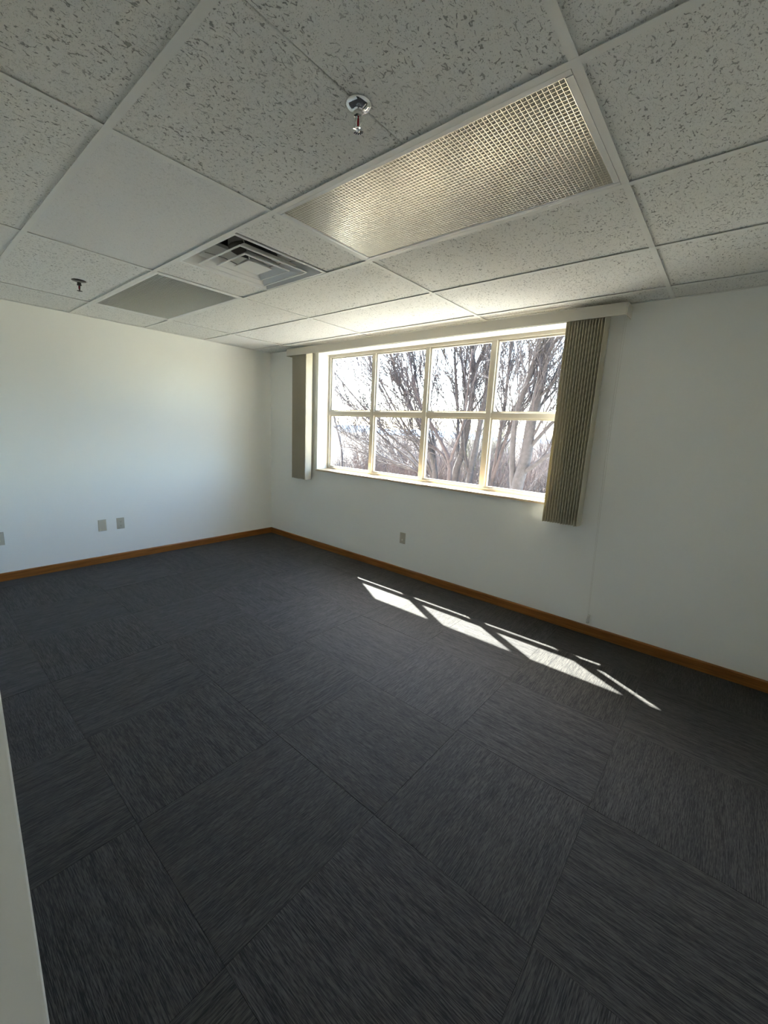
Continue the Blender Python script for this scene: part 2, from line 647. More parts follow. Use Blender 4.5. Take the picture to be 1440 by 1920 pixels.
for c in ys[1:-1]:
    tee('x', 0.0, XR, c, 'main_tee')
for c in xs[1:-1]:
    for b in range(6):
        o = tee('y', ys[b] + 0.0121, ys[b + 1] - 0.0121, c, 'cross_tee')
        o.location.z = H + 0.0002
# wall angles
MB().box(0, XR, -0.021, 0, H + 0.0003, H + 0.0018).build('wall_angle', M['tee'], ceiling)
MB().box(0, 0.021, YF, -0.021, H + 0.0003, H + 0.0018).build('wall_angle', M['tee'], ceiling)
MB().box(0.021, XR, YF, YF + 0.021, H + 0.0003, H + 0.0018).build('wall_angle', M['tee'], ceiling)


# ---------------------------------------------------------------- light fixtures
def fixture(x0, x1, y0, y1, label, blades):
    cx, cy = (x0 + x1) / 2, (y0 + y1) / 2
    t = thing('light_fixture', label, 'light', (cx, cy, H), group='recessed ceiling light fixtures')
    hx, hy = (x1 - x0) / 2 - 0.013, (y1 - y0) / 2 - 0.013
    bw = 0.021                                                    # bezel width
    # housing: a shallow white tray
    h = MB()
    zt = 0.11
    h.box(-hx, hx, -hy, hy, zt, zt + 0.002)
    h.box(-hx, -hx + 0.002, -hy, hy, 0.004, zt).box(hx - 0.002, hx, -hy, hy, 0.004, zt)
    h.box(-hx + .002, hx - .002, -hy, -hy + 0.002, 0.004, zt).box(-hx + .002, hx - .002, hy - 0.002, hy, 0.004, zt)
    h.build('housing', M['enamel'], t)
    # door frame: four mitred bevelled members
    for s in (-1, 1):
        f = MB().prism([(s * hy, 0.0035), (s * hy, 0.0), (s * (hy - bw + 0.004), 0.0), (s * (hy - bw), 0.003), (s * (hy - bw), 0.0135), (s * (hy - bw + 0.002), 0.0135)], 'x', -hx, hx)
        f.build('door_frame', M['enamel'], t)
        f = MB().prism([(s * hx, 0.0035), (s * hx, 0.0), (s * (hx - bw + 0.004), 0.0), (s * (hx - bw), 0.003), (s * (hx - bw), 0.0135), (s * (hx - bw + 0.002), 0.0135)], 'y', -hy + bw, hy - bw)
        f.build('door_frame', M['enamel'], t)
    # fluorescent tubes above the louver (switched off)
    for k in (-1, 0, 1):
        tb = MB().lathe([(0.006, -0.575), (0.0125, -0.572), (0.0125, 0.572), (0.006, 0.575)], (0, k * 0.17, 0.07), 14, 'x')
        tb.build('lamp_tube', M['lamp_glass'], t, smooth=False)
    # egg-crate louver of silvered wedge blades
    ix, iy = hx - bw - 0.001, hy - bw - 0.001
    nx, ny = 80, 37
    px, py = 2 * ix / nx, 2 * iy / ny
    z0, z1 = 0.003, 0.0135

    def wedge(w0, w1):
        zm = (z0 * 0.55 + z1 * 0.45)
        return [(-w0, z0), (w0, z0), (w0 * 1.5, zm), (w1, z1), (-w1, z1), (-w0 * 1.5, zm)]
    wp = wedge(0.0007, 0.0023)
    if blades:
        lx = MB().prism(wp, 'y', -iy, iy).mesh('louver_blade', M['louver'])
        ly = MB().prism(wp, 'x', -ix, ix).mesh('louver_blade_long', M['louver'])
        for k in range(nx + 1):
            put('louver_blade', lx, t, (-ix + k * px, 0, 0))
        for k in range(ny + 1):
            put('long_louver_blade', ly, t, (0, -iy + k * py, 0))
    else:
        lv = MB()
        for k in range(nx + 1):
            q = -ix + k * px
            lv.prism([(u + q, w) for u, w in wp], 'y', -iy, iy)
        for k in range(ny + 1):
            q = -iy + k * py
            lv.prism([(u + q, w) for u, w in wp], 'x', -ix, ix)
        lo = lv.build('louver', M['louver_grey'], t)
        lo['kind'] = 'stuff'
    # latch tabs on the window side of the frame
    for s in (-0.33, 0.33):
        MB().box(s - 0.012, s + 0.012, hy - 0.006, hy - 0.001, -0.0012, 0.0).build('latch', M['enamel'], t)
    return t


fixture(xs[3], xs[4], ys[2], ys[3], 'large recessed light with silver egg-crate louver, nearest the camera', True)
fixture(xs[1], xs[2], ys[2], ys[3], 'recessed light with grey louver near the far left wall, beyond the air diffuser', False)

# ---------------------------------------------------------------- air diffuser
dcx, dcy = (DFX0 + DFX1) / 2, (ys[2] + ys[3]) / 2
dif = thing('air_diffuser', 'square white louvred air diffuser in the ceiling between the two lights', 'vent', (dcx, dcy, H))


def sq_ring(mb_, r0, z0, r1, z1, th=0.0016):
    """square frustum sheet from half-size r0 at z0 to r1 at z1"""
    b = len(mb_.v)
    for r, z in ((r0, z0), (r1, z1), (r1 - th, z1 + th), (r0 - th, z0 + th)):
        mb_.v += [(-r, -r, z), (r, -r, z), (r, r, z), (-r, r, z)]
    for a in range(4):
        a2 = (a + 1) % 4
        for k in range(4):
            k2 = (k + 1) % 4
            mb_.f.append((b + 4 * a + k, b + 4 * a + k2, b + 4 * a2 + k2, b + 4 * a2 + k))
    return mb_


fr_ = MB()
for s in (-1, 1):
    fr_.box(s * 0.288 - 0.008, s * 0.288 + 0.008, -0.295, 0.295, 0.0015, 0.006)
    fr_.box(-0.28, 0.28, s * 0.288 - 0.008, s * 0.288 + 0.008, 0.0015, 0.006)
fr_.build('outer_frame', M['enamel'], dif)
pan = MB()
sq_ring(pan, 0.281, 0.004, 0.262, 0.055)
sq_ring(pan, 0.262, 0.055, 0.175, 0.115)
pan.build('back_pan', M['enamel'], dif)
# round collar and the dark duct behind it
MB().lathe([(0.135, 0.085), (0.135, 0.19), (0.133, 0.19), (0.133, 0.085)], (0, 0, 0), 28, cap0=False, cap1=False).build('collar', M['duct'], dif, smooth=True)
MB().box(-0.185, 0.185, -0.185, 0.185, 0.19, 0.2).build('duct_cap', M['black'], dif)
tp = MB()
for s in (-1, 1):
    tp.box(s * 0.157 - 0.020, s * 0.157 + 0.020, -0.177, 0.177, 0.112, 0.114)
    tp.box(-0.137, 0.137, s * 0.157 - 0.020, s * 0.157 + 0.020, 0.112, 0.114)
tp.build('pan_top', M['duct'], dif)
for (r0, z0, r1, z1) in ((0.212, -0.004, 0.150, 0.042), (0.140, -0.004, 0.088, 0.038)):
    c_ = MB()
    sq_ring(c_, r0, z0, r1, z1)
    for s_ in (-1, 1):
        c_.box(s_ * r0 - 0.004, s_ * r0 + 0.004, -r0 - 0.004, r0 + 0.004, z0 - 0.003, z0 + 0.002)
        c_.box(-r0 + 0.004, r0 - 0.004, s_ * r0 - 0.004, s_ * r0 + 0.004, z0 - 0.003, z0 + 0.002)
    c_.build('cone', M['enamel'], dif, bevel=0.0)
cp = MB()
sq_ring(cp, 0.076, -0.003, 0.045, 0.026)
cp.box(-0.075, 0.075, -0.075, 0.075, -0.0045, -0.003)
cp.build('centre_plate', M['enamel'], dif)
for sx, sy in ((1, 1), (1, -1), (-1, 1), (-1, -1)):
    MB().tube([(sx * 0.05, sy * 0.05, 0.0), (sx * 0.11, sy * 0.11, 0.034), (sx * 0.16, sy * 0.16, 0.05), (sx * 0.235, sy * 0.235, 0.07)], 0.0025, 5).build('support_rod', M['duct'], dif)
    MB().prism([(sx * 0.235, 0.05), (sx * 0.170, 0.09), (sx * 0.170, 0.05)], 'y', sy * 0.200, sy * 0.202).build('bracket', M['enamel'], dif)


# ---------------------------------------------------------------- sprinkler heads
def sprinkler(x, y, label, metal, dome):
    t = thing('sprinkler', label, 'sprinkler', (x, y, TZ), group='ceiling sprinkler heads')
    if dome:
        prof = [(0.0375, 0.0), (0.0375, -0.002), (0.035, -0.006), (0.028, -0.011), (0.019, -0.0145), (0.012, -0.016), (0.012, -0.017)]
    else:
        prof = [(0.042, 0.0), (0.042, -0.0015), (0.036, -0.004), (0.018, -0.006), (0.012, -0.0065)]
    MB().lathe(prof, (0, 0, 0), 32).build('escutcheon', metal, t, smooth=True)
    MB().lathe([(0.012, -0.012), (0.012, -0.024), (0.014, -0.024), (0.014, -0.030), (0.008, -0.032)], (0, 0, 0), 6).build('body', metal, t)
    for s in (-1, 1):
        MB().tube([(s * 0.0115, 0, -0.028), (s * 0.0125, 0, -0.040), (s * 0.010, 0, -0.052), (s * 0.003, 0, -0.060)], [0.003, 0.0026, 0.0026, 0.003], 8).build('frame_arm', metal, t, smooth=True)
    MB().lathe([(0.0012, -0.031), (0.0028, -0.035), (0.0030, -0.045), (0.0028, -0.052), (0.0012, -0.057)], (0, 0, 0), 12).build('glass_bulb', M['red'], t, smooth=True)
    # toothed deflector
    d = MB()
    n = 14
    for k in range(n):
        a = 2 * math.pi * k / n
        da = 0.13
        r0, r1 = 0.006, 0.0155
        pl = [(r0, -da * 1.9), (r1, -da), (r1, da), (r0, da * 1.9)]
        b = len(d.v)
        for z in (-0.0635, -0.0622):
            for (r, q) in pl:
                d.v.append((r * math.cos(a + q), r * math.sin(a + q), z - (r - r0) * 0.12))
        d.f += [(b, b + 1, b + 2, b + 3), (b + 7, b + 6, b + 5, b + 4)]
        for k1 in range(4):
            k2 = (k1 + 1) % 4
            d.f.append((b + k1, b + k2, b + 4 + k2, b + 4 + k1))
    d.lathe([(0.0065, -0.0622), (0.0065, -0.0645), (0.003, -0.0675)], (0, 0, 0), 14)
    d.build('deflector', metal, t)
    return t


sprinkler(3.718, -2.284, 'chrome sprinkler head with red bulb on a cut ceiling tile beside the large light', M['chrome'], True)
sprinkler(1.127, -2.29, 'small dark sprinkler head on the ceiling near the left wall', M['brass'], False)

# ---------------------------------------------------------------- window
win = bpy.data.objects.new('window_1', None)
COL.objects.link(win)
win.location = (0, 0, 0)
struct(win, 'wide cream window of eight panes with wooden sill')
FY0, FYS, FY1, GY = 0.160, 0.177, WT + 0.002, 0.196
fo = 0.030           # raised face of the outer frame
fs = 0.046           # outer stop
e_ = 0.0008


def bar(name, x0, x1, y0, y1, z0, z1, mat=None, bev=0.003):
    return MB().box(x0, x1, y0, y1, z0, z1).build(name, mat or M['frame'], win, bevel=bev)


# outer frame members: raised face and set-back glazing stop
for a, b in ((WX0, WX0 + fo), (WX1 - fo, WX1)):
    bar('frame_jamb', a, b, FY0, FY1, WZ0, WZ1)
bar('frame_head', WX0 + fo, WX1 - fo, FY0, FY1, WZ1 - fo, WZ1)
bar('frame_bottom', WX0 + fo, WX1 - fo, FY0, FY1, WZ0, WZ0 + fo * 0.8)
mxs = [1.618, 2.300, 2.981]
mw, ms = 0.0235, 0.037
rz, rw, rs = 1.613, 0.022, 0.036
for x in mxs:
    bar('mullion', x - mw, x + mw, FY0 - 0.002, FY1, WZ0 + fo * 0.8, WZ1 - fo)
ed = [WX0 + fo] + [v for x in mxs for v in (x - mw, x + mw)] + [WX1 - fo]
zz = [WZ0 + fo * 0.8, rz - rw, rz + rw, WZ1 - fo]
for c in range(4):
    a, b = ed[2 * c], ed[2 * c + 1]
    bar('rail', a, b, FY0 + 0.001, FY1, rz - rw, rz + rw)
    for r_ in range(2):
        z0, z1 = zz[2 * r_], zz[2 * r_ + 1]
        g = 0.0135
        st = MB().box(a, a + g, FYS, FY1 - .001, z0, z1).box(b - g, b, FYS, FY1 - .001, z0, z1)
        st.box(a + g, b - g, FYS, FY1 - .001, z0, z0 + g).box(a + g, b - g, FYS, FY1 - .001, z1 - g, z1)
        st.build('glazing_stop', M['frame'], win)
        MB().box(a + g * .4, b - g * .4, GY - 0.002, GY + 0.002, z0 + g * .4, z1 - g * .4).build('pane', M['glass'], win)
# sill board with a slight nose into the room
sl = MB().box(WX0 - 0.004, WX1 + 0.004, -0.020, FY0 + 0.002, WZ0 - 0.019, WZ0)
sl.build('sill', M['sill'], win, bevel=0.004)
# plaster lining of the opening
lin = MB().box(WX0 - 0.001, WX0 + 0.0015, 0.0, FY0, WZ0, WZ1).box(WX1 - 0.0015, WX1 + 0.001, 0.0, FY0, WZ0, WZ1).box(WX0, WX1, 0.0, FY0, WZ1 - 0.0015, WZ1 + .001)
lin.build('reveal_lining', M['reveal'], win)

# ---------------------------------------------------------------- vertical blind
bl = thing('vertical_blind', 'beige vertical blind drawn open, vanes stacked at both window sides under a valance', 'blind', (0, 0, 0))
VX0, VX1, VY, VZ0, VZ1 = 0.525, 4.010, -0.140, 2.234, 2.308
va = MB().prism([(VY, VZ0), (VY + 0.004, VZ0 - 0.002), (VY + 0.007, VZ0), (VY + 0.007, VZ1), (VY + 0.004, VZ1 + 0.002), (VY, VZ1)], 'x', VX0, VX1)
val = va.build('valance', M['vinyl'], bl, bevel=0.0012)
for xa, xb in ((VX1 + 0.0015, VX1 + 0.0075), (VX0 - 0.0075, VX0 - 0.0015)):
    MB().box(xa, xb, VY + 0.001, -0.001, VZ0 - 0.003, VZ1).build('valance_return', M['vinyl'], val, bevel=0.0012)
MB().box(VX0 + 0.02, VX1 - 0.02, -0.108, -0.052, 2.272, 2.306).build('head_rail', M['vinyl'], bl, bevel=0.003)
for x in (0.9, 2.3, 3.7):
    MB().box(x - 0.015, x + 0.015, -0.11, 0, 2.306, 2.311).build('rail_bracket', M['enamel'], bl)


def vane_mesh(w, z0, z1):
    mb_ = MB()
    n = 8
    th = 0.0006
    pts = []
    for k in range(n + 1):
        u = k / n
        y = (u - 0.5) * w
        pts.append((0.0055 * (1 - (2 * u - 1) ** 2), y))
    poly = [(x + th, y) for x, y in pts] + [(x - th, y) for x, y in reversed(pts)]
    mb_.prism(poly, 'z', z0, z1)
    return mb_.mesh('vane', M['vane'])


vmesh = vane_mesh(0.089, 0.826, 2.262)
clip = MB().box(-0.0015, 0.0015, -0.008, 0.008, 2.255, 2.272).mesh('vane_clip', M['enamel'])
rv = random.Random(11)
for k in range(13):
    x = 0.612 + k * 0.0205
    o = put('vane', vmesh, bl, (x, -0.082, rv.uniform(-0.002, 0.002)), R(rv.uniform(-2.0, 2.0) - 3))
    put('vane_clip', clip, o, (0, 0, 0))
for k in range(14):
    x = 3.652 + k * 0.0187
    o = put('vane', vmesh, bl, (x, -0.082, rv.uniform(-0.002, 0.002)), R(rv.uniform(-1.0, 1.0) - 7))
    put('vane_clip', clip, o, (0, 0, 0))
for dx in (0.0, 0.012):
    MB().tube([(3.990 + dx, -0.052, 2.275), (3.992 + dx, -0.050, 1.6), (4.008 + dx * .8, -0.040, 0.9), (4.034 + dx * 0.5, -0.026, 0.155)], 0.0009, 6).build('control_cord', M['cord'], bl)

tn = thing('cord_tensioner', 'small clear plastic cord tensioner on the wall just above the baseboard', 'tensioner', (4.038, 0, 0.125))
MB().box(-0.009, 0.009, -0.004, 0.0, -0.035, 0.035).build('back_plate', M['clear'], tn, bevel=0.002)
MB().prism([(-0.008, -0.03), (0.008, -0.03), (0.009, 0.0), (0.006, 0.03), (-0.006, 0.03), (-0.009, 0.0)], 'y', -0.032, -0.0042).build('cover', M['clear'], tn, bevel=0.0015)
MB().lathe([(0.004, -0.0345), (0.004, -0.032)], (0, 0, -0.018), 12, 'y').build('screw', M['screw'], tn)


# ---------------------------------------------------------------- wall plates
def plate(name, label, loc, face, kind):
    """face 'x': on the left wall looking to +x; face 'y': on the window wall looking to -y"""
    t = thing(name, label, 'outlet' if kind != 'blank' else 'wall plate', loc, R(90) if face == 'x' else 0.0)
    # local frame: +x along the plate, -y out of the wall
    pw, ph = 0.0355, 0.0575
    if kind == 'wide':
        pw = 0.0355
    q = MB()
    q.v = [(-pw, 0, -ph), (pw, 0, -ph), (pw, 0, ph), (-pw, 0, ph),
           (-pw + .004, -.006, -ph + .004), (pw - .004, -.006, -ph + .004), (pw - .004, -.006, ph - .004), (-pw + .004, -.006, ph - .004)]
    q.f = [(0, 1, 2, 3), (4, 7, 6, 5)] + [(k, 4 + k, 4 + (k + 1) % 4, (k + 1) % 4) for k in range(4)]
    q.build('cover_plate', M['almond'], t, bevel=0.0012)
    if kind == 'duplex':
        for s in (-1, 1):
            z = s * 0.0195
            poly = [(0.0165 * math.cos(a), z + 0.0142 * max(-0.86, min(0.86, math.sin(a)))) for a in [2 * math.pi * k / 24 for k in range(24)]]
            fc = MB().prism(poly, 'y', -0.0085, -0.0055).build('receptacle', M['almond'], t)
            for sx, hh in ((-0.0063, 0.0045), (0.0063, 0.0035)):
                MB().box(sx - 0.0011, sx + 0.0011, -0.0090, -0.0084, z + 0.002 - hh, z + 0.002 + hh).build('slot', M['slot'], fc)
            MB().lathe([(0.0024, -0.0090), (0.0024, -0.0084)], (0, 0, z - 0.0080), 10, 'y').build('ground_hole', M['slot'], fc)
        MB().lathe([(0.0030, -0.0068), (0.0030, -0.0058)], (0, 0, 0), 12, 'y').build('screw', M['screw'], t)
    elif kind == 'blank':
        for s in (-1, 1):
            MB().lathe([(0.0030, -0.0068), (0.0030, -0.0058)], (0, 0, s * 0.042), 12, 'y').build('screw', M['almond'], t)
    elif kind == 'jack':
        MB().box(-0.0115, 0.0115, -0.0075, -0.0055, -0.030, -0.004).build('jack', M['almond'], t, bevel=0.001)
        MB().box(-0.0065, 0.0065, -0.0095, -0.0072, -0.024, -0.009).build('jack_insert', M['ivory'], t, bevel=0.001)
        for s in (-1, 1):
            MB().lathe([(0.0030, -0.0068), (0.0030, -0.0058)], (0, 0, s * 0.045), 12, 'y').build('screw', M['screw'], t)
    return t


plate('blank_wall_plate', 'blank almond wall plate on the left wall beside the duplex outlet', (0, -1.972, 0.384), 'x', 'blank')
plate('wall_outlet', 'almond duplex power outlet on the left wall', (0, -1.812, 0.383), 'x', 'duplex')
plate('wall_outlet', 'almond wall plate on the left wall cut off by the picture edge', (0, -2.735, 0.376), 'x', 'jack')
plate('wall_jack', 'almond wall plate with ivory jack on the wall under the window', (2.249, 0, 0.380), 'y', 'jack')

# ---------------------------------------------------------------- outside
GZ = -3.6
struct(MB().box(-900, 900, WT, 1500, GZ - 0.5, GZ).build('ground', M['ground']), 'brown leaf-strewn ground under the trees')
struct(MB().box(-14, 18, WT, 5.2, GZ, GZ + 0.02).build('bounce_strip', M['bounce_pale']), 'unseen pale strip added below the window to bounce sunlight indoors')
struct(MB().box(-40, 40, 5.2, 17.0, GZ, GZ + 0.01).build('bounce_field', M['bounce_field']), 'unseen pale ground added beyond the strip to bounce sunlight indoors')


def hill(name, pts, y, depth, label):
    mb_ = MB()
    n = len(pts)
    for x, z in pts:
        mb_.v += [(x, y, GZ), (x, y + depth * 0.4, z), (x, y + depth, GZ)]
    for i in range(n - 1):
        a, b = 3 * i, 3 * (i + 1)
        mb_.f += [(a, b, b + 1, a + 1), (a + 1, b + 1, b + 2, a + 2), (a, a + 2, b + 2, b)]
    mb_.f += [(0, 1, 2), (3 * (n - 1), 3 * (n - 1) + 2, 3 * (n - 1) + 1)]
    return tag(mb_.build(name, M['hill'], smooth=False), label, 'hill')


rh = random.Random(3)
hp = []
for k in range(61):
    x = -900 + k * 25
    hp.append((x, 3.5 + 2.8 * math.sin(k * 0.37 + 0.6) + 2.2 * math.sin(k * 0.83) + rh.uniform(-0.8, 0.8)))
hill('distant_ridge', hp, 420, 120, 'low ridge on the horizon beyond the trees, haze painted on as blue')


class Grower:
    def __init__(s, seed, scale=1.0):
        s.scale = scale
        s.rd = random.Random(seed)
        s.main = MB()
        s.fine = MB()

    def limb(s, pts, r0, r1, n=9, sub=4, children=14, clen=(0.7, 1.7), lv=3, start=0.25, lean=None):
        """a main stem through the given points (smoothed), with branches"""
        P = [Vector(p) for p in pts]
        Q = []
        for i in range(len(P) - 1):
            p0 = P[max(0, i - 1)]
            p1, p2 = P[i], P[i + 1]
            p3 = P[min(len(P) - 1, i + 2)]
            for k in range(sub):
                t = k / sub
                Q.append(0.5 * ((2 * p1) + (-p0 + p2) * t + (2 * p0 - 5 * p1 + 4 * p2 - p3) * t * t + (-p0 + 3 * p1 - 3 * p2 + p3) * t ** 3))
        Q.append(P[-1])
        N = len(Q)
        rad = [r0 + (r1 - r0) * (i / (N - 1)) for i in range(N)]
        s.main.tube(Q, rad, n)
        for c in range(children):
            t = start + (1 - start) * (c + s.rd.random()) / children
            i = min(N - 2, int(t * (N - 1)))
            p = Q[i].lerp(Q[i + 1], t * (N - 1) - i)
            d = (Q[i + 1] - Q[i]).normalized()
            s.branch(p, s.side(d, lean), s.rd.uniform(*clen) * (1.15 - 0.6 * t), rad[i] * s.rd.uniform(0.22, 0.42), lv)

    def side(s, d, lean=None, spread=(0.30, 0.80)):
        a = d.orthogonal().normalized()
        a = Matrix.Rotation(s.rd.uniform(0, 2 * math.pi), 3, d) @ a
        v = (d * 1.0 + a * s.rd.uniform(*spread))
        if lean:
            v += Vector(lean) * s.rd.uniform(0.2, 0.9)
        v.z += 0.12
        return v.normalized()

    def branch(s, p, d, L, r, lv):
        rmin = {4: 0.0115, 3: 0.0095, 2: 0.0070, 1: 0.0046}[lv] * s.scale
        r = max(r, rmin)
        n = 3 if lv <= 2 else 4
        seg = max(3, int(L / 0.2)) if lv > 1 else 2
        seg = min(seg, 8)
        pts, rad, dirs = [p.copy()], [r], [d.copy()]
        q = p.copy()
        dd = d.copy()
        for k in range(seg):
            dd = (dd + Vector((s.rd.uniform(-.10, .10), s.rd.uniform(-.10, .10), s.rd.uniform(-.05, .11)))).normalized()
            q = q + dd * (L / seg)
            pts.append(q.copy())
            rad.append(max(rmin * 0.55, r * (1 - 0.75 * (k + 1) / seg)))
            dirs.append(dd.copy())
        s.fine.tube(pts, rad, n, cap=False)
        if lv > 1:
            nc = {4: 5, 3: 4, 2: 3}.get(lv, 3)
            for c in range(nc):
                t = 0.22 + 0.75 * (c + s.rd.random()) / nc
                i = min(seg - 1, int(t * seg))
                pp = pts[i].lerp(pts[i + 1], t * seg - i)
                s.branch(pp, s.side(dirs[i + 1]), L * s.rd.uniform(0.38, 0.66), rad[i] * 0.62, lv - 1)

    def finish(s, name, label, cat, base, barkm, twigm, group=None):
        root = thing(name, label, cat, base, group=group)
        off = Vector(base)
        for mb_ in (s.main, s.fine):
            mb_.v = [(x - off.x, y - off.y, z - off.z) for x, y, z in mb_.v]
        if s.main.v:
            put('trunk', s.main.fastmesh('trunk', barkm), root)
        if s.fine.v:
            o = put('twigs', s.fine.fastmesh('twigs', twigm), root)
            o['kind'] = 'stuff'
        return root


# big trunk in the right-hand panes
g = Grower(1)
g.limb([(1.75, 3.65, GZ), (1.80, 3.62, -1.6), (1.91, 3.6, 0.45), (2.02, 3.6, 1.09), (2.05, 3.6, 1.75), (2.14, 3.6, 2.4), (2.16, 3.6, 3.05), (2.22, 3.7, 4.2), (2.3, 3.8, 5.6)], 0.125, 0.040, 12, 4, 26, (0.8, 1.9), 4, 0.42)
g.limb([(1.90, 3.6, 0.3), (1.80, 3.55, 1.2), (1.84, 3.5, 1.9), (2.02, 3.45, 2.52), (2.10, 3.4, 2.9), (2.4, 3.3, 3.8), (2.8, 3.2, 4.6)], 0.055, 0.020, 9, 4, 18, (0.7, 1.6), 4, 0.2)
g.limb([(1.98, 3.6, 0.82), (2.43, 3.45, 1.18), (2.75, 3.4, 1.42), (3.3, 3.3, 2.0), (3.7, 3.2, 2.7)], 0.040, 0.014, 8, 4, 14, (0.6, 1.4), 4, 0.1)
g.limb([(2.03, 3.6, 1.22), (2.37, 3.6, 1.67), (2.62, 3.7, 1.98), (3.0, 3.8, 2.7), (3.2, 3.9, 3.5)], 0.036, 0.013, 8, 4, 14, (0.6, 1.3), 4, 0.1)
g.limb([(2.10, 3.6, 2.05), (2.40, 3.5, 2.35), (2.75, 3.4, 2.9), (3.0, 3.3, 3.6)], 0.026, 0.010, 7, 4, 12, (0.6, 1.2), 3, 0.1)
g.finish('bare_tree', 'bare tree with the thickest grey trunk, seen through the right panes beside the blind', 'tree', (1.75, 3.65, GZ), M['bark'], M['twig'], 'bare trees outside the window')

# slim twin-stemmed tree just left of it
g = Grower(2)
g.limb([(1.0, 4.4, GZ), (1.05, 4.4, -1.2), (1.09, 4.4, 0.47), (1.13, 4.4, 1.03), (1.18, 4.4, 1.8), (1.20, 4.4, 2.56), (1.19, 4.4, 3.21), (1.1, 4.5, 4.6)], 0.055, 0.018, 9, 4, 18, (0.7, 1.6), 4, 0.4)
g.limb([(1.10, 4.4, 0.55), (1.24, 4.35, 1.08), (1.42, 4.3, 1.73), (1.60, 4.25, 2.2), (1.8, 4.2, 2.9), (1.95, 4.1, 3.9)], 0.042, 0.014, 8, 4, 16, (0.6, 1.5), 4, 0.1)
g.limb([(1.19, 4.4, 1.6), (1.45, 4.5, 2.2), (1.8, 4.6, 3.0), (2.2, 4.7, 3.9)], 0.026, 0.010, 7, 4, 12, (0.6, 1.4), 4, 0.1)
g.finish('bare_tree', 'slim twin-stemmed reddish tree left of the thickest trunk', 'tree', (1.0, 4.4, GZ), M['bark2'], M['twig'], 'bare trees outside the window')

# clump of upright trunks in the third pane
g = Grower(3)
g.limb([(-0.1, 4.8, GZ), (-0.05, 4.8, -1.5), (0.01, 4.8, 0.45), (0.13, 4.8, 1.0), (0.23, 4.8, 1.75), (0.27, 4.8, 2.7), (0.15, 4.8, 3.3), (0.05, 4.9, 4.8)], 0.100, 0.034, 11, 4, 18, (0.7, 1.7), 4, 0.5)
g.limb([(0.26, 4.8, 2.72), (0.47, 4.8, 3.24), (0.75, 4.75, 4.0), (0.95, 4.7, 5.0)], 0.042, 0.016, 8, 4, 10, (0.6, 1.3), 4, 0.1)
g.limb([(0.06, 4.8, 0.75), (-0.06, 4.9, 1.42), (-0.16, 5.0, 1.9), (-0.28, 5.0, 2.61), (-0.37, 5.0, 3.31), (-0.5, 5.1, 4.6)], 0.042, 0.022, 9, 4, 18, (0.7, 1.7), 4, 0.2)
g.limb([(0.10, 4.85, 0.95), (-0.06, 5.1, 1.5), (-0.10, 5.2, 1.97), (-0.18, 5.2, 2.61), (-0.36, 5.2, 3.37), (-0.6, 5.3, 4.6)], 0.046, 0.018, 9, 4, 12, (0.6, 1.4), 4, 0.3)
g.limb([(-0.17, 5.2, 2.58), (-0.17, 5.2, 3.35), (-0.1, 5.25, 4.5)], 0.030, 0.014, 8, 4, 8, (0.6, 1.2), 3, 0.1)
g.finish('bare_tree', 'clump of upright grey trunks rising in the third pane from the left', 'tree', (-0.1, 4.8, GZ), M['bark'], M['twig'], 'bare trees outside the window')

# single trunk beside that clump
g = Grower(4)
g.limb([(0.32, 4.6, GZ), (0.34, 4.7, -1.5), (0.36, 4.8, 0.42), (0.45, 4.8, 1.14), (0.52, 4.8, 1.8), (0.58, 4.8, 2.4), (0.55, 4.8, 3.28), (0.6, 4.8, 4.9)], 0.082, 0.028, 11, 4, 20, (0.7, 1.6), 4, 0.45)
g.limb([(0.36, 4.8, 0.55), (0.26, 4.75, 0.95), (0.22, 4.7, 1.3), (0.18, 4.65, 2.0)], 0.034, 0.012, 8, 4, 8, (0.5, 1.0), 3, 0.1)
g.finish('bare_tree', 'single upright trunk beside the clump, left of the third mullion', 'tree', (0.32, 4.6, GZ), M['bark'], M['twig'], 'bare trees outside the window')

# forked tree low in the third pane, whose long limbs fan out across the left panes
g = Grower(5)
g.limb([(0.26, 4.2, GZ), (0.25, 4.2, -1.4), (0.23, 4.2, 0.44), (0.19, 4.2, 0.88), (-0.02, 4.2, 1.23), (-0.31, 4.2, 1.62), (-0.75, 4.25, 2.2), (-1.1, 4.3, 3.1)], 0.070, 0.016, 10, 4, 16, (0.6, 1.4), 4, 0.55, (-0.5, 0, 0))
g.limb([(0.20, 4.2, 0.84), (0.38, 4.15, 1.31), (0.49, 4.1, 1.59), (0.6, 4.0, 2.2), (0.65, 3.95, 3.0)], 0.036, 0.010, 8, 4, 10, (0.5, 1.1), 3, 0.2)
g.limb([(0.22, 4.2, 0.70), (0.0, 4.3, 0.95), (-0.35, 4.4, 1.15), (-0.9, 4.5, 1.3), (-1.6, 4.6, 1.6)], 0.034, 0.010, 8, 4, 14, (0.5, 1.2), 4, 0.1, (-0.4, 0, 0.2))
g.finish('bare_tree', 'low forked tree in the bottom of the third pane', 'tree', (0.26, 4.2, GZ), M['bark2'], M['twig'], 'bare trees outside the window')

